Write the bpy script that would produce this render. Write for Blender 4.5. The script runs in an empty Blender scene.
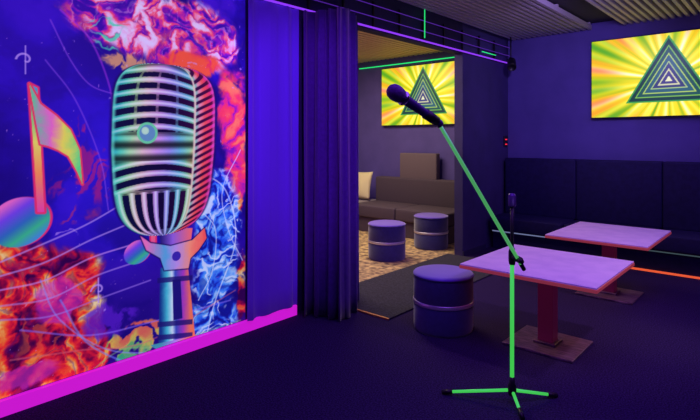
import bpy, bmesh, math, numpy as np
from mathutils import Vector, Matrix
sc=bpy.context.scene
try:
    sc.view_settings.view_transform='Standard'
    sc.view_settings.look='None'
except Exception as e: print(e)

def s2l(c):
    c=np.asarray(c,dtype=float)/255.0
    return np.where(c<=0.04045,c/12.92,((c+0.055)/1.055)**2.4)
def rgb(r,g,b): 
    v=s2l([r,g,b]); return (float(v[0]),float(v[1]),float(v[2]),1)

# ---------------- materials
def mat(name,col,rough=0.6,metal=0.0,emis=None,es=0.0,noise=None,nscale=40,bump=0.0,spec=None,sheen=0,stretch=None):
    m=bpy.data.materials.new(name); m.use_nodes=True
    nt=m.node_tree; b=nt.nodes['Principled BSDF']
    b.inputs['Base Color'].default_value=col
    b.inputs['Roughness'].default_value=rough
    b.inputs['Metallic'].default_value=metal
    if spec is not None: b.inputs['Specular IOR Level'].default_value=spec
    if sheen: b.inputs['Sheen Weight'].default_value=sheen
    if emis:
        b.inputs['Emission Color'].default_value=emis; b.inputs['Emission Strength'].default_value=es
    tc=nt.nodes.new('ShaderNodeTexCoord')
    n=nt.nodes.new('ShaderNodeTexNoise'); n.inputs['Scale'].default_value=nscale; n.inputs['Detail'].default_value=4
    if stretch:
        mp=nt.nodes.new('ShaderNodeMapping'); mp.inputs['Scale'].default_value=stretch
        nt.links.new(tc.outputs['Object'],mp.inputs['Vector']); nt.links.new(mp.outputs['Vector'],n.inputs['Vector'])
    else: nt.links.new(tc.outputs['Object'],n.inputs['Vector'])
    if noise:
        r=nt.nodes.new('ShaderNodeValToRGB')
        r.color_ramp.elements[0].position=0.35; r.color_ramp.elements[1].position=0.65
        r.color_ramp.elements[0].color=col; r.color_ramp.elements[1].color=noise
        nt.links.new(n.outputs['Fac'],r.inputs['Fac']); nt.links.new(r.outputs['Color'],b.inputs['Base Color'])
    if bump:
        bp=nt.nodes.new('ShaderNodeBump'); bp.inputs['Strength'].default_value=bump; bp.inputs['Distance'].default_value=0.01
        nt.links.new(n.outputs['Fac'],bp.inputs['Height']); nt.links.new(bp.outputs['Normal'],b.inputs['Normal'])
    return m
def emat(name,col,s): return mat(name,col,0.5,emis=col,es=s)
def vcmat(name,es,base=1.0,rough=0.5):
    m=bpy.data.materials.new(name); m.use_nodes=True
    nt=m.node_tree; b=nt.nodes['Principled BSDF']
    a=nt.nodes.new('ShaderNodeAttribute'); a.attribute_name='print'
    if base>0: nt.links.new(a.outputs['Color'],b.inputs['Base Color'])
    else: b.inputs['Base Color'].default_value=(0.01,0.01,0.01,1)
    nt.links.new(a.outputs['Color'],b.inputs['Emission Color'])
    b.inputs['Emission Strength'].default_value=es; b.inputs['Roughness'].default_value=rough
    return m

M_carpet=mat('carpet_dark',rgb(30,18,52),0.95,noise=rgb(64,44,98),nscale=110,bump=0.5,spec=0.1)
M_carpet2=mat('carpet_light',rgb(225,192,130),0.95,noise=rgb(105,82,74),nscale=14,bump=0.3)
M_rug=mat('rug_dark',rgb(34,32,44),0.95,noise=rgb(60,56,72),nscale=60,bump=0.3)
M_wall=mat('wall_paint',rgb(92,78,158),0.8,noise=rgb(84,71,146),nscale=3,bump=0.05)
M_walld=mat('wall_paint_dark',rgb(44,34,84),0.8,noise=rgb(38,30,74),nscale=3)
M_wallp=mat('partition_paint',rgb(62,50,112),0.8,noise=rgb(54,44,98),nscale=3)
M_ceil=mat('ceiling_dark',rgb(40,32,64),0.9)
M_slat=mat('slat_metal',rgb(180,172,185),0.5,0.1)
M_slatw=mat('slat_warm',rgb(225,185,140),0.5,0.0)
M_curt=mat('curtain_fabric',rgb(74,40,132),0.9,noise=rgb(66,36,120),nscale=30,sheen=0.3)
M_curt2=mat('curtain_violet',rgb(88,50,190),0.8,sheen=0.3,emis=rgb(78,26,200),es=0.28)  # violet emission in the cloth stands in for light on the drape
M_pink=emat('led_pink',rgb(205,25,200),0.9)
M_purp=emat('led_purple',rgb(150,60,250),0.9)
M_purpd=emat('led_purple_dim',rgb(90,40,170),0.6)
M_green=emat('led_green',rgb(40,230,120),1.0)
M_orange=emat('led_orange',rgb(245,95,55),0.8)
M_white=emat('led_cool',rgb(130,140,190),0.6)
M_upH=mat('upholstery_navy',rgb(34,26,80),0.7,noise=rgb(29,22,70),nscale=20,bump=0.1,spec=.25)
M_black=mat('black_plastic',rgb(22,20,30),0.45)
M_chrome=mat('chrome',rgb(180,180,190),0.25,1.0)
M_silver=mat('silver_band',rgb(215,205,225),0.3,0.6)
M_glowgreen=mat('green_glow_tube',rgb(60,200,90),0.3,0.3,emis=rgb(80,240,95),es=0.62)  # emission stands in for green light reflecting off the stand
M_boom=mat('boom_tube',rgb(110,190,130),0.3,0.5,emis=rgb(100,220,120),es=0.42)  # same green glow, weaker, put in as emission
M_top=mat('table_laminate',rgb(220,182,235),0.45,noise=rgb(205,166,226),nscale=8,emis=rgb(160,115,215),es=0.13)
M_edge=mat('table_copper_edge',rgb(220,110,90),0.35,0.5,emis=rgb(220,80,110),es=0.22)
M_col=mat('pedestal_steel_lit',rgb(135,48,95),0.35,0.4,emis=rgb(150,30,90),es=0.07)  # orange light on the steel column put into its red colour and emission
M_plate=mat('brushed_plate',rgb(165,130,155),0.35,0.5,noise=rgb(85,62,88),nscale=12,stretch=(1,14,1))
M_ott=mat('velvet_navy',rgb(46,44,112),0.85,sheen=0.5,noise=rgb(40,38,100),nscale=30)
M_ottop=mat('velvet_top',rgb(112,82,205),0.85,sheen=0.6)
M_gold=mat('gold_trim',rgb(225,150,100),0.35,0.6)
M_sofa=mat('sofa_grey',rgb(150,140,145),0.85,noise=rgb(135,125,130),nscale=30,bump=0.1)
M_sofad=mat('sofa_brown',rgb(76,62,76),0.85)
M_head=mat('head_panel_brown',rgb(105,88,98),0.85)
M_cush=mat('cushion_cream',rgb(225,212,160),0.9)
M_micgrille=mat('mic_grille',rgb(95,60,135),0.4,0.6,bump=0.8,nscale=260)
M_micbody=mat('mic_body',rgb(80,48,125),0.4,0.3)
M_red=emat('led_red',rgb(255,40,60),1.2)
M_mural=vcmat('mural_uv_print',0.68,0.5,0.6)
M_screen=vcmat('screen_display',1.2,0,0.3)

# ---------------- mesh helpers
def empty(name,loc=(0,0,0)):
    o=bpy.data.objects.new(name,None); sc.collection.objects.link(o); o.location=loc; o.empty_display_size=.1; return o
def link(name,me,m=None,parent=None,loc=None):
    o=bpy.data.objects.new(name,me); sc.collection.objects.link(o)
    if m: me.materials.append(m)
    if parent: o.parent=parent
    if loc: o.location=loc
    return o
def boxes(name,lst,m,parent=None,bev=0,seg=2,loc=None):
    bm=bmesh.new()
    for (x0,x1,y0,y1,z0,z1) in lst:
        r=bmesh.ops.create_cube(bm,size=1)
        for v in r['verts']:
            v.co=Vector((x0+(v.co.x+.5)*(x1-x0),y0+(v.co.y+.5)*(y1-y0),z0+(v.co.z+.5)*(z1-z0)))
    if bev: bmesh.ops.bevel(bm,geom=bm.edges[:],offset=bev,segments=seg,affect='EDGES',profile=0.5)
    me=bpy.data.meshes.new(name); bm.to_mesh(me); bm.free()
    o=link(name,me,m,parent,loc)
    if bev and seg>2:
        for p in me.polygons: p.use_smooth=True
    return o
def box(name,b,m,parent=None,bev=0,seg=2,loc=None): return boxes(name,[b],m,parent,bev,seg,loc)
def lathe(name,prof,m,parent=None,n=48,loc=None,mtx=None,smooth=True):
    bm=bmesh.new(); rings=[]
    for r,z in prof:
        if r<1e-5: rings.append([bm.verts.new((0,0,z))])
        else: rings.append([bm.verts.new((r*math.cos(2*math.pi*i/n),r*math.sin(2*math.pi*i/n),z)) for i in range(n)])
    for a,b in zip(rings[:-1],rings[1:]):
        for i in range(n):
            j=(i+1)%n
            if len(a)==1 and len(b)==1: continue
            if len(a)==1: bm.faces.new((a[0],b[j],b[i]))
            elif len(b)==1: bm.faces.new((a[i],a[j],b[0]))
            else: bm.faces.new((a[i],a[j],b[j],b[i]))
    bmesh.ops.recalc_face_normals(bm,faces=bm.faces)
    if mtx: bm.transform(mtx)
    me=bpy.data.meshes.new(name); bm.to_mesh(me); bm.free()
    if smooth:
        for p in me.polygons: p.use_smooth=True
    return link(name,me,m,parent,loc)
def axis_mtx(p,q):
    d=(Vector(q)-Vector(p)); return Matrix.Translation(Vector(p)) @ d.to_track_quat('Z','Y').to_matrix().to_4x4(), d.length
def tube(name,p,q,r,m,parent=None,r2=None,n=16):
    mt,L=axis_mtx(p,q); r2=r if r2 is None else r2
    return lathe(name,[(0,0),(r,0),(r2,L),(0,L)],m,parent,n,mtx=mt)

# ---------------- room shell
box('floor',(-0.0,5.2,-8.8,0.1,-0.1,0),M_carpet)
box('floor_lounge',(-3.3,0.0,-8.8,0.1,-0.1,0.0),M_carpet2)
box('ceiling',(-3.3,5.2,-8.8,0.1,3.06,3.16),M_ceil)
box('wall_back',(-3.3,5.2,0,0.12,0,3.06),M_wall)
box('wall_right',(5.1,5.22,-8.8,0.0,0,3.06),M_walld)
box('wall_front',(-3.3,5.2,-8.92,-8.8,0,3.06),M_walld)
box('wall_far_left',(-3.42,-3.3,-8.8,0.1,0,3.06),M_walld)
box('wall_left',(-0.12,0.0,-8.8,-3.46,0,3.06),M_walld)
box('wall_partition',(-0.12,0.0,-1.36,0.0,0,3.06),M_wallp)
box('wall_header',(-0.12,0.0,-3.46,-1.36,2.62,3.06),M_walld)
sl=[]
x=0.1
while x<1.15: sl.append((x,x+.035,-8.7,-0.03,2.97,3.03)); x+=.075
x=1.57
while x<5.05: sl.append((x,x+.035,-8.7,-0.03,2.97,3.03)); x+=.075
boxes('ceiling_slats',sl+[(0.05,1.18,y,y+.04,3.03,3.06) for y in np.arange(-8.5,-.1,1.2)]+[(1.55,5.08,y,y+.04,3.03,3.06) for y in np.arange(-8.5,-.1,1.2)],M_slat)
sl=[]
x=-3.25
while x<-0.2: sl.append((x,x+.055,-4.9,-0.03,2.94,3.0)); x+=.10
boxes('ceiling_slats_lounge',sl+[(-3.28,-.14,y,y+.04,3.0,3.06) for y in np.arange(-4.8,-.1,.6)],M_slatw)

# header led truss along the opening
tr=empty('ceiling_led_truss')
for i,z in enumerate((2.63,2.74,2.86)):
    tube('led_tube_%d'%i,(0.05,-5.6,z),(0.05,-0.05,z),0.005 if i else 0.010,M_purpd if i else M_purp,tr,n=8)
boxes('struts',[(0.03,0.05,y,y+.02,2.62,2.9) for y in np.arange(-5.5,-.1,.45)],M_black,tr)
boxes('brackets',[(0.0,0.05,y,y+.02,2.85,2.88) for y in np.arange(-5.5,-.1,.9)],M_black,tr)
gt=empty('green_led_tube')
tube('tube_b',(-2.9,-.03,2.83),(-0.3,-.03,2.83),.009,M_green,gt,n=8)
tube('tube_a',(-3.2,-2.2,2.62),(-3.2,-.1,2.62),.012,M_green,gt,n=8)
gt2=empty('green_led_tube.001',(0,0,0))
tube('tube_c',(0.07,-2.35,2.66),(0.07,-2.35,3.0),.006,M_green,gt2,n=8)
tube('tube_d',(0.09,-1.0,2.68),(0.09,-0.6,2.68),.006,M_green,gt2,n=8)

# baseboard led
box('baseboard_left',(0.0,0.035,-8.7,-4.27,0.0,0.085),M_pink)
box('baseboard_partition',(0.0,0.02,-1.36,-0.75,0.0,0.06),M_walld)

# ---------------- curtains
def curtain(name,pts,amp,waves,z0,z1,m,th=0.006,N=260,nz=14,flare=0.0):
    pts=[Vector(p) for p in pts]
    L=[0]
    for a,b in zip(pts[:-1],pts[1:]): L.append(L[-1]+(b-a).length)
    bm=bmesh.new(); g=[]
    for i in range(N+1):
        s=L[-1]*i/N
        k=max(j for j in range(len(L)-1) if L[j]<=s+1e-9)
        a,b=pts[k],pts[k+1]; f=(s-L[k])/(L[k+1]-L[k]); p=a.lerp(b,f); d=(b-a).normalized(); n=Vector((d.y,-d.x))
        col=[]
        for j in range(nz+1):
            tz=j/nz
            ph=2*math.pi*waves*i/N
            am=amp*(1+flare*(1-tz))*(0.75+.4*math.sin(ph*.37+1))
            o=am*math.sin(ph+0.9*math.sin(ph*.31+tz*1.5))
            q=p+n*o+d*(amp*.25*math.sin(2*ph))
            col.append(bm.verts.new((q.x,q.y,z0+(z1-z0)*tz)))
        g.append(col)
    for i in range(N):
        for j in range(nz): bm.faces.new((g[i][j],g[i+1][j],g[i+1][j+1],g[i][j+1]))
    me=bpy.data.meshes.new(name); bm.to_mesh(me); bm.free()
    for p in me.polygons: p.use_smooth=True
    o=link(name,me,m)
    md=o.modifiers.new('thick','SOLIDIFY'); md.thickness=th
    return o
curtain('wall_drape',[(0.045,-4.80),(0.045,-4.27)],0.018,3,0.09,2.62,M_curt2)
curtain('stage_curtain',[(0.09,-4.22),(0.44,-4.09),(0.28,-3.84),(0.1,-3.64)],0.05,9,0.01,2.60,M_curt,flare=0.25,N=420)

# ---------------- mural painter (printed artwork, in wall metres: Y along the wall, z up)
rng=np.random.RandomState(7)
TAB=rng.rand(256,256)
def vn(x,y,s=0):
    x=x+s*17.3; y=y+s*31.7
    xi=np.floor(x).astype(int); yi=np.floor(y).astype(int); fx=x-xi; fy=y-yi
    fx=fx*fx*(3-2*fx); fy=fy*fy*(3-2*fy)
    a=TAB[xi%256,yi%256]; b=TAB[(xi+1)%256,yi%256]; c=TAB[xi%256,(yi+1)%256]; d=TAB[(xi+1)%256,(yi+1)%256]
    return (a*(1-fx)+b*fx)*(1-fy)+(c*(1-fx)+d*fx)*fy
def fbm(x,y,s=0,o=5):
    r=0;A=.5;t=0
    for k in range(o):
        r=r+A*vn(x,y,s+k*3.1); t+=A; A*=.5; x=x*2.03;y=y*2.03
    return r/t
def sst(a,b,x):
    t=np.clip((x-a)/(b-a),0,1); return t*t*(3-2*t)
def wp(px,py):
    """artwork point in image pixels -> (Y,z) metres on the left wall"""
    t=(px-350)/505.0; Yr=(2.431+2.166*t)/(.6653-.7466*t); f=2.166+.7466*Yr  # casts the image pixel through the camera onto the wall plane
    return (Yr-7.202, 1.5+(140-py)*f/505.0)
y0,y1,z0,z1=-7.6,-4.79,0.09,2.62
NY,NZ=700,640
YY,ZZ=np.meshgrid(np.linspace(y0,y1,NY),np.linspace(z0,z1,NZ),indexing='ij')
def C(*c): return np.array(c,float)
img=np.zeros((NY,NZ,3))
wx=YY+.35*(fbm(YY*3,ZZ*3,1)-.5)+.12*(fbm(YY*9,ZZ*9,21)-.5); wz=ZZ+.35*(fbm(YY*3,ZZ*3,2)-.5)+.12*(fbm(YY*9,ZZ*9,22)-.5)
def bl(mask,col):
    global img
    mk=np.clip(mask,0,1)[...,None]; img=img*(1-mk)+col*mk
def G(px,py,ry,rz,rot=0):
    a,b=wp(px,py); dy=YY-a; dz=ZZ-b; c,s=math.cos(rot),math.sin(rot)
    return np.exp(-(((dy*c+dz*s)/ry)**2+((-dy*s+dz*c)/rz)**2))
def ramp(t,stops):
    t=np.clip(t,0,1); out=np.zeros(t.shape+(3,))
    xs=[s[0] for s in stops]
    for k in range(3): out[...,k]=np.interp(t,xs,[s[1][k] for s in stops])
    return out
n1=fbm(wx*2.2,wz*2.2,4); n2=fbm(wx*6,wz*6,5); n3=fbm(wx*14,wz*14,6); n4=fbm(wx*30,wz*30,8,3)
n5=fbm(YY*7,ZZ*7,51)
ridge=1-np.abs(2*fbm(wx*5,wz*5,9)-1)
ridge2=1-np.abs(2*fbm(wx*9+2*n1,wz*9,12)-1)
fil=.5+.5*np.sin(34*fbm(wx*3.2,wz*3.2,31,3)+4*n3); fil2=.5+.5*np.sin(60*fbm(wx*3+5,wz*3,35,3))
img[:]=ramp(sst(.25,.75,n1),[(0,C(24,6,110)),(.5,C(40,12,175)),(1,C(70,22,210))])
bl(.6*sst(1.2,.3,ZZ),C(18,6,80))
bl(.6*G(110,170,.45,.6),C(50,30,225))
bl(.5*G(30,40,.5,.5),C(56,20,195))
def stroke(pts,w,col,al):
    P=np.array([wp(*p) for p in pts])
    Q=[];PP=np.vstack([2*P[0]-P[1],P,2*P[-1]-P[-2]])
    for i in range(1,len(PP)-2):
        for u in np.linspace(0,1,9,endpoint=False):
            p0,p1,p2,p3=PP[i-1:i+3]; Q.append(.5*((2*p1)+(-p0+p2)*u+(2*p0-5*p1+4*p2-p3)*u*u+(-p0+3*p1-3*p2+p3)*u**3))
    Q.append(P[-1]); Q=np.array(Q)
    D=np.full(YY.shape,9.)
    for a,b in zip(Q[:-1],Q[1:]):
        ab=b-a; t=np.clip(((YY-a[0])*ab[0]+(ZZ-a[1])*ab[1])/(ab@ab),0,1)
        D=np.minimum(D,np.hypot(YY-a[0]-t*ab[0],ZZ-a[1]-t*ab[1]))
    bl(al*sst(w*1.6,w*.4,D),col)
def dist_poly(pts):
    P=np.array([wp(*p) for p in pts]); D=np.full(YY.shape,9.)
    ins=np.zeros(YY.shape,bool)
    for a,b in zip(P,np.roll(P,-1,axis=0)):
        ab=b-a; t=np.clip(((YY-a[0])*ab[0]+(ZZ-a[1])*ab[1])/(ab@ab),0,1)
        D=np.minimum(D,np.hypot(YY-a[0]-t*ab[0],ZZ-a[1]-t*ab[1]))
        c=((a[1]>ZZ)!=(b[1]>ZZ)); 
        with np.errstate(divide='ignore',invalid='ignore'):
            xx=(b[0]-a[0])*(ZZ-a[1])/(b[1]-a[1])+a[0]
        ins^=(c&(YY<xx))
    return np.where(ins,D,-D)
fire=[(0,C(50,0,70)),(.22,C(150,8,60)),(.40,C(225,25,55)),(.56,C(255,60,45)),(.72,C(255,120,50)),(.88,C(255,180,90)),(1,C(255,230,160))]
# red / orange splashes lower left
a=G(20,350,.34,.36)+.9*G(0,290,.25,.3)+.8*G(60,365,.3,.2)+.6*G(75,300,.16,.14)+.35*G(85,265,.2,.12)
m=sst(.28,.44,a*(.25+n2*1.3)); bl(m*.97, ramp(sst(.28,.68,.5*n5+.4*n3+.10*fil),fire))
bl(m*sst(.85,.97,fil)*.35,C(60,10,120))
a=G(60,300,.2,.2)+G(10,380,.3,.1); bl(sst(.5,.7,a*ridge*1.1)*.65,C(210,50,190))
bl(sst(.6,.85,G(38,335,.25,.25)*fil2)*.45,C(255,110,60))
# red streaks by the note / mic
a=G(90,160,.14,.34,.3)+.7*G(60,190,.15,.12); bl(sst(.42,.7,a*(.5*ridge2+.5*fil))*.6,C(210,35,110))
a=G(75,215,.2,.1); bl(sst(.45,.7,a*(.5*ridge2+.5*fil2))*.5,C(230,60,90))
# top smoke / flame plume
a=G(160,28,.42,.24)+.8*G(215,40,.25,.22)+.6*G(105,12,.28,.2)
m=sst(.26,.55,a*(.25+n2*1.2))
bl(m, ramp(sst(.3,.7,.5*n5+.35*n3+.15*fil),[(0,C(60,15,170)),(.25,C(140,25,190)),(.45,C(220,50,150)),(.62,C(255,90,120)),(.8,C(248,150,205)),(1,C(235,215,255))]))
bl(m*sst(.9,1.,fil2)*.35,C(255,200,235)); bl(m*sst(.15,.0,fil)*.35,C(60,10,150))
a=G(190,64,.34,.11); bl(sst(.4,.65,a*(.4+n3)),ramp(n3,[(.3,C(235,30,110)),(.6,C(255,90,60))]))
a=G(108,34,.2,.2); bl(sst(.5,.8,a*(.6*fil2+.5*n3))*.85,C(80,225,180))
a=G(125,62,.2,.08); bl(sst(.5,.75,a*ridge2*1.1)*.8,C(250,180,110))
# right-hand red + blue lace
a=G(232,110,.17,.34)+.8*G(236,180,.12,.25); bl(sst(.33,.55,a*(.25+n2*1.2)),ramp(sst(.3,.72,.45*n3+.45*n5+.1*fil),[(0,C(110,20,170)),(.4,C(220,40,140)),(.7,C(250,60,90)),(1,C(255,130,90))]))
a=G(218,235,.22,.5)+.9*G(210,325,.25,.25); m=sst(.30,.52,a*(.3+n2*1.2))
bl(m*.95,ramp(sst(.3,.75,.4*n3+.35*n5+.25*fil),[(0,C(16,24,150)),(.4,C(30,80,230)),(.75,C(80,160,255)),(1,C(170,215,255))]))
bl(m*sst(.82,.98,fil2)*sst(.35,.55,n5)*.9,C(215,232,255)); bl(m*sst(.2,.05,fil2)*.4,C(20,20,130))
a=G(242,290,.07,.34)+.7*G(240,200,.05,.2); bl(sst(.45,.7,a*(.3+n3*1.2))*.9,ramp(sst(.3,.7,n2),fire))
# green/yellow strokes bottom
a=G(130,350,.32,.18)+.7*G(150,330,.25,.12); bl(sst(.62,.85,a*(.5*ridge2+.55*fil))*.85,ramp(sst(.3,.7,n2),[(0,C(40,200,120)),(.5,C(240,220,80)),(1,C(250,110,80))]))
a=G(110,320,.2,.14); bl(sst(.35,.6,a*n3*1.4)*.8,C(90,30,200))
bl(sst(.80,.86,n3)*.6,C(210,160,255)); 
spk=vn(YY*70,ZZ*70,40); bl(sst(.965,.99,spk)*.6,C(220,150,250))
# staves and swooshes
for a_ in [
 ([(0,262),(40,245),(85,225),(120,205)],.005,C(190,150,240),.7),
 ([(0,276),(45,262),(90,240),(125,225)],.005,C(190,150,240),.7),
 ([(0,290),(45,280),(90,258),(130,245)],.005,C(210,150,240),.7),
 ([(0,306),(50,298),(95,276),(135,262)],.005,C(190,150,240),.6),
 ([(0,320),(50,316),(100,298),(150,280)],.005,C(170,130,240),.6),
 ([(45,60),(75,100),(100,160),(108,210)],.004,C(160,90,240),.5),
 ([(60,10),(90,40),(110,90),(112,130)],.006,C(190,60,230),.5),
 ([(50,20),(70,60),(90,85),(116,95)],.004,C(170,90,240),.5),
 ([(20,330),(90,335),(150,322),(230,300)],.005,C(150,120,250),.6),
 ([(10,360),(80,350),(150,340),(235,290)],.005,C(230,110,120),.5),
 ([(80,380),(120,350),(160,345),(240,320)],.005,C(150,200,120),.5),
 ([(60,300),(90,345),(150,365),(200,340)],.005,C(120,150,255),.6),
 ([(40,280),(60,320),(110,350),(170,352)],.004,C(150,150,255),.6),
 ([(195,170),(225,190),(235,240),(215,300),(205,340)],.005,C(230,240,255),.7),
 ([(200,210),(215,230),(212,270),(198,300)],.004,C(230,240,255),.7),
 ([(240,150),(222,190),(228,230),(242,260)],.004,C(220,230,255),.7)]: stroke(*a_)

# music notes
irid=[(0,C(240,70,170)),(.25,C(255,150,90)),(.45,C(240,230,100)),(.65,C(90,220,140)),(.85,C(60,140,240)),(1,C(160,60,230))]
def note(head,ry,rz,stem,flag,off=.014):
    hd=wp(*head); 
    dy=(YY-hd[0]);dz=(ZZ-hd[1]); c,s=math.cos(.35),math.sin(.35)
    for sh,dark in ((off,True),(0,False)):
        e2=np.hypot(((dy-sh)*c+dz*s)/ry,(-(dy-sh)*s+dz*c)/rz)
        col=C(240,50,120) if dark else ramp((dy/ry*.35-dz/rz*.45+.5),[(0,C(240,110,200)),(.25,C(120,70,230)),(.55,C(50,110,190)),(.8,C(60,190,140)),(1,C(70,150,210))])
        bl(sst(1.04,.98,e2),col)
    D=dist_poly(stem); bl(sst(-.016,-.008,D),C(240,50,110)); bl(sst(-.002,.002,D),ramp((ZZ-wp(*stem[2])[1])/.9,irid))
    if flag:
        D=dist_poly(flag); bl(sst(-.014,-.008,D),C(240,60,100)); bl(sst(-.002,.002,D),ramp((YY-wp(*flag[0])[0])/.36+.3*(n3-.5),[(0,C(90,220,150)),(.3,C(240,110,200)),(.5,C(240,230,90)),(.75,C(90,230,140)),(1,C(250,140,90))]))
note((20,222),.15,.135,[(29,84),(37,88),(44,212),(37,212)],[(29,84),(40,104),(56,116),(70,130),(79,150),(82,184),(77,172),(68,156),(58,150),(48,146),(40,144),(36,124)])
note((137,252),.09,.075,[(150,205),(154,207),(155,250),(151,250)],None,.006)
for cx,cy in ((25,60),(98,290)):
    a,b=wp(cx,cy); r=np.hypot(YY-a,ZZ-b); th=np.arctan2(ZZ-b,YY-a)
    bl(sst(.008,.003,np.abs(r-.02-.008*th))*.8*(r<.06),C(200,160,250)); bl(sst(.005,.002,np.abs(YY-a))*(np.abs(ZZ-b)<.08)*.8,C(200,160,250))

# ---- vintage microphone
pal=[(0,C(30,170,190)),(.08,C(90,225,190)),(.17,C(185,240,180)),(.27,C(240,205,205)),(.40,C(215,160,235)),(.52,C(160,150,240)),(.64,C(110,200,225)),(.72,C(150,230,180)),(.80,C(250,215,140)),(.9,C(255,120,90)),(1,C(240,50,110))]
cu=(YY-wp(160,300)[0])/(wp(190,300)[0]-wp(160,300)[0])
D=dist_poly([(158,228),(192,228),(188,262),(163,262)]); bl(sst(-.003,.002,D),ramp(cu,[(0,C(40,30,120)),(.4,C(150,100,220)),(1,C(250,110,120))]))
D=dist_poly([(160,268),(187,262),(195,340),(158,350)])
bl(sst(-.003,.002,D),ramp(cu+.1*(n3-.5),[(0,C(20,60,140)),(.2,C(70,190,210)),(.38,C(210,235,245)),(.5,C(60,80,190)),(.75,C(170,60,190)),(1,C(250,120,90))]))
D=dist_poly([(172,280),(180,279),(182,318),(173,320)]); bl(sst(-.003,.002,D),C(30,20,120))
for yb in (278,322,335):
    D=dist_poly([(157,yb),(192,yb-3),(192,yb+2),(157,yb+5)]); bl(sst(-.003,.002,D)*.8,C(30,20,110))
D=dist_poly([(140,236),(150,243),(170,246),(192,240),(204,228),(206,238),(198,250),(190,258),(188,268),(164,270),(160,258),(146,250)]); bl(sst(-.012,-.006,D)*.8,C(25,10,90)); bl(sst(-.003,.002,D),ramp(cu*.5+.25+.15*(n3-.5),[(0,C(240,120,190)),(.3,C(90,170,220)),(.5,C(190,150,230)),(.75,C(255,150,120)),(1,C(255,90,90))]))
bl(sst(1,.9,np.hypot((YY-wp(176,256)[0])/.035,(ZZ-wp(176,256)[1])/.035)),C(60,40,170))
D=dist_poly([(160,352),(150,345),(196,335),(204,348),(196,352),(146,362)]); bl(sst(-.003,.002,D),ramp(cu,[(0,C(60,160,170)),(.5,C(180,140,230)),(1,C(255,120,90))]))
mv=(ZZ-1.435)/.585
cY=-5.43-.035*(1-mv)*.5
mu=(YY-cY)/.375
am=np.clip(np.abs(mv),0,1)
w=np.where(mv>0,(1-am**6.5)**(1/2.6),(1-am**5)**(1/2.2)*(1-.12*am))
w=np.maximum(w,1e-3)
inside=sst(1.02,.985,np.abs(mu)/w)*(np.abs(mv)<1)
q=mu/w
bl(sst(1.08,1.0,np.abs(mu)/w)*(np.abs(mv)<1)*.8,C(20,6,80))
body=ramp((mu+1)/2+.10*(n2-.5)-.05*mv,pal)
dark=ramp((q+1)/2,[(0,C(6,16,60)),(.5,C(16,6,50)),(.85,C(60,6,60)),(1,C(90,10,45))])
def rib(ph,lo,hi): 
    f=.5+.5*np.cos(2*np.pi*ph); return sst(lo,hi,f),f
SP=.56
curve=.12*(q+.2)**2
r,f=rib((mv+curve)/.135,.45,.57)
r2,f2=rib((q+.21)/.395,.94,.98)
r3,f3=rib((q+.21)/.235,.48,.60)
lower=mv< -.48
solid=np.where(mv>.17,np.maximum(r,r2),np.where(mv>-.13,1.0,np.where(mv>-.48,r,r3)))
ff=np.where(lower,f3,f)
solid=np.where((mv+curve>.90)|((mv<.2)&(mv>.15))|((mv<-.13)&(mv>-.17))|((mv<-.46)&(mv>-.5))|(mv<-.93),1,solid)
shade=np.where((mv<=.17)&(mv>=-.13),.62+.38*np.cos((mv+.02)*42),.45+.55*ff)
frontc=dark*(1-solid[...,None])+body*shade[...,None]*solid[...,None]
hl=sst(.85,1.0,ff)*solid*(np.abs(mv-.02)>.15); frontc=frontc*(1-.5*hl[...,None])+C(240,248,245)*.5*hl[...,None]
rs,fs=rib((mv-.3*(q-SP))/.085,.35,.5)
sidec=dark*(1-rs[...,None])+ramp(np.clip((q-SP)/(1-SP),0,1),[(0,C(90,220,190)),(.25,C(250,150,170)),(.5,C(255,90,90)),(.75,C(250,60,110)),(1,C(200,40,190))])*(.6+.4*fs)[...,None]*rs[...,None]
micc=np.where((q<SP)[...,None],frontc,sidec)
edge=sst(.045,.0,np.abs(q-SP)); micc=micc*(1-edge[...,None])+C(235,215,190)*edge[...,None]
rim=sst(.92,.98,np.abs(q)); micc=micc*(1-.7*rim[...,None])+ramp((q+1)/2,[(0,C(110,240,200)),(1,C(250,90,170))])*.7*rim[...,None]
bl(inside,micc)
a,b=wp(147,133); rr=np.hypot((YY-a),(ZZ-b))
bl(sst(.075,.068,rr),C(110,220,160)); bl(sst(.058,.052,rr),C(100,150,190)); bl(sst(.03,.02,np.hypot(YY-a+.015,ZZ-b-.015)),C(190,235,200))

def attr_mesh(name,P,colr,nu,nv,m,parent=None):
    me=bpy.data.meshes.new(name)
    idx=np.arange(nu*nv).reshape(nu,nv)
    F=np.stack([idx[:-1,:-1],idx[1:,:-1],idx[1:,1:],idx[:-1,1:]],-1).reshape(-1,4)
    me.vertices.add(nu*nv); me.vertices.foreach_set('co',P.reshape(-1).astype(np.float32))
    me.loops.add(F.size); me.loops.foreach_set('vertex_index',F.reshape(-1).astype(np.int32))
    me.polygons.add(len(F)); me.polygons.foreach_set('loop_start',(np.arange(len(F))*4).astype(np.int32))
    try: me.polygons.foreach_set('loop_total',np.full(len(F),4,np.int32))
    except Exception: pass
    me.update(calc_edges=True); me.validate()
    at=me.color_attributes.new('print','FLOAT_COLOR','POINT')
    c=np.ones((nu*nv,4),np.float32); c[:,:3]=s2l(np.clip(colr,0,255)).reshape(-1,3)
    at.data.foreach_set('color',c.reshape(-1))
    return link(name,me,m,parent)
P=np.stack([np.full(YY.shape,0.006),YY,ZZ],-1)
attr_mesh('wall_mural',P,img,NY,NZ,M_mural)

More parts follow.
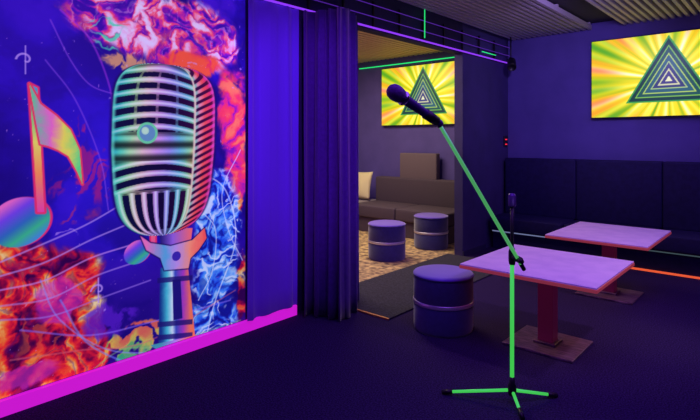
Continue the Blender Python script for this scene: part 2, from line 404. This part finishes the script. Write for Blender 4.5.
# ---------------- screens
def screen(name,xc,zc,w,h):
    e=empty(name)
    box('housing',(xc-w/2-.01,xc+w/2+.01,-.07,-.005,zc-h/2-.01,zc+h/2+.01),M_black,e,bev=.004)
    nu,nv=300,170
    U,V=np.meshgrid(np.linspace(-w/2,w/2,nu),np.linspace(-h/2,h/2,nv),indexing='ij')
    cy=-.06
    th=np.arctan2(V-cy,U); r=np.hypot(U,V-cy)
    rays=.5+.5*np.sin(th*26+1.2*np.sin(th*7)); rays2=.5+.5*np.sin(th*11+1); rays3=.5+.5*np.sin(th*43+2*np.sin(th*3))
    c=ramp(.5*rays+.3*rays2+.2*rays3,[(0,C(110,165,20)),(.25,C(200,200,10)),(.45,C(245,215,20)),(.7,C(255,240,90)),(1,C(255,255,215))])
    k=(sst(.40,.95,r/(.5*w))*(.4+.6*rays3))[...,None]; c=c*(1-.8*k)+ramp(rays2,[(0,C(60,150,40)),(.4,C(150,190,30)),(.7,C(245,150,40)),(1,C(240,110,70))])*.8*k
    R=.27*h/1.0
    d=np.maximum.reduce([-(V-cy),(U*.866+(V-cy)*.5),(-U*.866+(V-cy)*.5)])/R
    bands=[(1.0,C(60,150,70)),(.93,C(20,60,60)),(.78,C(120,180,70)),(.74,C(30,80,80)),(.60,C(170,200,90)),(.56,C(40,90,110)),(.42,C(160,190,120)),(.38,C(50,60,110)),(.25,C(200,200,160)),(.20,C(60,60,120)),(.08,C(220,220,180))]
    for lv,col in bands:
        mk=(d<lv)[...,None]; c=np.where(mk,col,c)
    P=np.stack([xc+U,np.full(U.shape,-.073),zc+V],-1)
    attr_mesh('display',P,c,nu,nv,M_screen,e)
screen('wall_screen',2.07,2.295,1.75,1.0)
screen('wall_screen.001',-1.46,2.26,1.75,1.0)

# ---------------- banquette
bq=empty('banquette')
box('base',(0.06,5.0,-.62,-.04,0.0,.26),M_upH,bq)
boxes('seat',[(0.05+i*.99,0.05+i*.99+.98,-.72,-.2,.26,.45) for i in range(5)],M_upH,bq,bev=.03,seg=4)
boxes('backrest',[(0.05+i*.99,0.05+i*.99+.985,-.22,-.03,.44,1.24) for i in range(5)],M_upH,bq,bev=.02,seg=4)
box('led_under_seat',(0.06,1.1,-.64,-.62,.235,.25),M_white,bq)
box('led_under_seat_green',(1.1,5.0,-.64,-.62,.235,.245),mat('led_g2',rgb(60,110,110),.5,emis=rgb(90,110,120),es=.4),bq)
box('led_toe',(1.5,5.0,-.64,-.62,.0,.02),M_orange,bq)

# ---------------- tables
def table(name,cx,cy,sx,sy,h=.6):
    e=empty(name,(cx,cy,0))
    box('top',(-sx/2,sx/2,-sy/2,sy/2,h-.012,h),M_top,e,bev=.003)
    box('edge_band',(-sx/2-.004,sx/2+.004,-sy/2-.004,sy/2+.004,h-.034,h-.011),M_edge,e,bev=.003)
    box('support_cross',(-.22,.22,-.03,.03,h-.056,h-.034),M_black,e)
    box('support_cross_b',(-.03,.03,-.22,.22,h-.058,h-.035),M_black,e)
    box('column',(-.055,.055,-.055,.055,.018,h-.05),M_col,e,bev=.006)
    box('collar',(-.08,.08,-.08,.08,.016,.035),M_plate,e,bev=.006)
    box('base_plate',(-.25,.25,-.23,.23,0.0,.018),M_plate,e,bev=.005)
    return e
table('pedestal_table',1.87,-3.46,.93,.92)
table('pedestal_table.001',1.87,-1.85,.86,1.02)

# ---------------- ottomans
def ottoman(name,x,y,r=.235,h=.455):
    e=empty(name,(x,y,0))
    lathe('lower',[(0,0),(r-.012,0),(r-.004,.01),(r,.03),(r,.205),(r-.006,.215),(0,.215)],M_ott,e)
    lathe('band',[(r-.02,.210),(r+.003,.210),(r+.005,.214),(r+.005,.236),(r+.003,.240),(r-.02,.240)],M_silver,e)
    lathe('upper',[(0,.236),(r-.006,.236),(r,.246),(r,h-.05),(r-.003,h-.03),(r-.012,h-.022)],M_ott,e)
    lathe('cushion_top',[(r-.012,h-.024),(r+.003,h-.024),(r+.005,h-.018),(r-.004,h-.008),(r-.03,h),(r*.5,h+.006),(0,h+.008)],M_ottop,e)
    lathe('piping',[(r+.000,h-.03),(r+.006,h-.027),(r+.006,h-.022),(r,h-.02)],M_ott,e)
ottoman('ottoman',1.125,-3.69)
ottoman('ottoman.001',-.664,-2.10)
ottoman('ottoman.002',-.60,-1.17)

# ---------------- rug in the opening
rg=empty('rug')
box('pile',(-.19,.69,-3.84,-1.4,0.0,.012),M_rug,rg,bev=.003)
box('trim_front',(.1,.70,-3.86,-3.84,0.0,.014),M_gold,rg)
box('trim_side',(.69,.70,-3.84,-1.4,0.0,.013),M_rug,rg)

# ---------------- lounge sofa
sf=empty('corner_sofa')
box('base_back',(-3.2,-.5,-.86,-.06,0.0,.24),M_sofad,sf,bev=.01)
boxes('seat_back',[(-2.35+i*.92,-2.35+i*.92+.91,-.90,-.2,.24,.44) for i in range(2)],M_sofad,sf,bev=.03,seg=4)
box('backrest',(-2.35,-.5,-.24,-.05,.42,.86),M_sofad,sf,bev=.03,seg=4)
box('head_panel',(-1.85,-1.12,-.20,-.08,.84,1.28),M_head,sf,bev=.02,seg=4)
box('seat_corner',(-3.2,-2.36,-2.9,-.10,.24,.44),M_sofa,sf,bev=.03,seg=4)
box('base_corner',(-3.2,-2.42,-2.86,-.86,0.0,.25),M_sofa,sf,bev=.01)
box('backrest_corner',(-3.24,-3.02,-2.9,-.05,.42,.92),M_sofa,sf,bev=.03,seg=4)
bm=bmesh.new(); n=14
for sgn in (1,-1):
    gg=[[bm.verts.new(((i/n-.5)*.50*(1-.08*math.sin(math.pi*j/n)),sgn*.075*(math.sin(math.pi*i/n)*math.sin(math.pi*j/n))**.5,(j/n-.5)*.50*(1-.08*math.sin(math.pi*i/n)))) for j in range(n+1)] for i in range(n+1)]
    for i in range(n):
        for j in range(n): bm.faces.new((gg[i][j],gg[i+1][j],gg[i+1][j+1],gg[i][j+1]))
bmesh.ops.remove_doubles(bm,verts=bm.verts,dist=1e-4); bmesh.ops.recalc_face_normals(bm,faces=bm.faces)
me=bpy.data.meshes.new('throw_pillow'); bm.to_mesh(me); bm.free()
for p in me.polygons: p.use_smooth=True
cu_=link('throw_pillow',me,M_cush); cu_.location=(-2.60,-.38,.70); cu_.rotation_euler=(math.radians(-14),0,math.radians(8))

# ---------------- microphone stand
R_=Vector((.7466,.6653,0)); F_=Vector((-.6653,.7466,0)); org=Vector((3.256,-7.202,0))
def V3(a,b,z): return org+R_*a+F_*b+Vector((0,0,z))
ms=empty('microphone_stand')
B=Vector((2.030,-4.437,0))
lathe('hub',[(0,.045),(.018,.045),(.024,.06),(.024,.10),(.016,.115),(.014,.15),(0,.15)],M_black,ms,24,mtx=Matrix.Translation(B))
for i,q in enumerate((B-R_*.37+F_*.10,B+R_*.27+F_*.06,B+R_*.0-F_*.17)):
    a=B+Vector((0,0,.075)); e=q+Vector((0,0,.014))
    tube('leg_%d'%(i+1),a,e,.009,M_glowgreen,ms,.008)
    d=(e-a).normalized()
    tube('foot_%d'%(i+1),e-d*.05,e+d*.012,.013,M_black,ms,.012)
tube('lower_pole',B+Vector((0,0,.06)),B+Vector((0,0,.84)),.0115,M_glowgreen,ms)
tube('upper_pole',B+Vector((0,0,.82)),B+Vector((0,0,1.13)),.010,M_black,ms)
lathe('height_clutch',[(0,.79),(.016,.79),(.02,.81),(.02,.86),(.014,.885),(0,.885)],M_black,ms,20,mtx=Matrix.Translation(B))
lathe('phone_clip',[(0,1.12),(.018,1.12),(.022,1.13),(.022,1.18),(.016,1.195),(0,1.195)],M_micbody,ms,20,mtx=Matrix.Translation(B))
J=V3(.945,2.84,.83)
E=V3(.402,2.30,1.58)
d=(E-J).normalized()
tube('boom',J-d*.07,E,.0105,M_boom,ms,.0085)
tube('boom_counter',J-d*.10,J-d*.04,.012,M_black,ms)
tube('swivel',B+Vector((0,0,.84)),J+(J-(B+Vector((0,0,.84)))).normalized()*.02,.018,M_black,ms)
tube('wing_knob',J+F_*-.02,J-F_*.06,.014,M_black,ms)
mh=V3(.186,2.16,1.708)
dm=(mh-E).normalized()
tube('clip_joint',E-d*.02,E+dm*.03,.013,M_black,ms)
tube('mic_clip',E+dm*.01,E+dm*.085,.0215,M_black,ms,.024)
mt,L=axis_mtx(E-dm*.02,mh)
lathe('mic_handle',[(0,0),(.014,0),(.017,.01),(.018,.05),(.021,L*.55),(.024,L-.075),(.025,L-.065),(0,L-.06)],M_micbody,ms,32,mtx=mt)
lathe('mic_ring',[(.020,L-.07),(.031,L-.07),(.033,L-.062),(.031,L-.052),(.02,L-.052)],M_chrome,ms,32,mtx=mt)
lathe('mic_grille_head',[(.024,L-.056),(.033,L-.04),(.036,L-.02),(.036,L-.008),(.032,L+.01),(.022,L+.022),(.010,L+.028),(0,L+.029)],M_micgrille,ms,32,mtx=mt)

# ---------------- wall switch and spot fixture
sw=empty('wall_switch')
box('plate',(0.0,.015,-.16,-.04,1.40,1.56),M_black,sw,bev=.003)
boxes('red_leds',[(.015,.018,-.13,-.07,1.43,1.445),(.015,.018,-.13,-.07,1.50,1.515)],M_red,sw)
sp=empty('par_spotlight')
mt,L=axis_mtx((.14,-.2,2.66),(.22,-.36,2.52))
lathe('can',[(0,0),(.04,0),(.06,.04),(.062,L-.01),(.055,L),(.05,L-.02),(0,L-.03)],M_black,sp,24,mtx=mt)
tube('yoke',(.15,-.24,2.6),(.15,-.24,2.985),.01,M_black,sp)

# ---------------- lights
def area(name,loc,rot,sx,sy,col,e):
    l=bpy.data.lights.new(name,'AREA'); l.shape='RECTANGLE'; l.size=sx; l.size_y=sy; l.color=col; l.energy=e
    o=bpy.data.objects.new(name,l); sc.collection.objects.link(o); o.location=loc; o.rotation_euler=rot; return o
def spot(name,loc,tgt,col,e,ang=60,blend=.8,r=.08):
    l=bpy.data.lights.new(name,'SPOT'); l.color=col; l.energy=e; l.spot_size=math.radians(ang); l.spot_blend=blend; l.shadow_soft_size=r
    o=bpy.data.objects.new(name,l); sc.collection.objects.link(o); o.location=loc
    o.rotation_euler=(Vector(tgt)-Vector(loc)).to_track_quat('-Z','Y').to_euler(); return o
area('ceiling_light_violet',(2.6,-5.2,2.93),(0,0,0),2.4,2.4,(.30,.08,1),50)
area('ceiling_light_blue',(3.2,-1.6,2.93),(0,0,0),1.6,1.6,(.34,.14,1),30)
area('lounge_light',(-1.6,-2.2,2.9),(0,0,0),1.8,1.8,(1,.80,.60),95)
spot('fill_lounge_ceiling',(-2.7,-3.6,.9),(-1.5,-1.4,3.0),(1,.75,.5),45,90)  # added fill, no fixture: brightens the lounge ceiling from below
spot('haze_wash_wall',(1.9,-2.6,2.85),(0.6,0,2.0),(.46,.30,1),130,80,1.0)  # added spot, its gradient on the wall stands in for haze
spot('wash_spot_curtain',(2.2,-5.8,2.85),(0.1,-4.2,1.6),(.36,.06,1),220,45)
spot('wash_spot_table',(3.6,-3.4,2.85),(1.8,-3.0,.6),(.80,.50,1),95,60)
spot('fill_slats',(4.7,-4.2,1.2),(2.2,-1.6,3.0),(.65,.5,1),60,90)  # added fill outside the view, lifts the ceiling slats
spot('fill_slats_left',(3.6,-5.5,.8),(.8,-2.0,3.1),(.6,.4,1),45,60)  # second added fill for the left slats, no fixture there

w=bpy.data.worlds.new('World'); sc.world=w; w.use_nodes=True
nt=w.node_tree
nt.nodes['Background'].inputs[0].default_value=(.05,.03,.2,1); nt.nodes['Background'].inputs[1].default_value=.3

cd=bpy.data.cameras.new('Camera'); cd.sensor_fit='HORIZONTAL'; cd.sensor_width=36; cd.lens=505/700*36; cd.shift_y=-0.1; cd.clip_start=.05
co=bpy.data.objects.new('Camera',cd); sc.collection.objects.link(co)
co.location=(3.256,-7.202,1.5); co.rotation_euler=(math.radians(90),0,math.atan2(.6653,.7466))
sc.camera=co
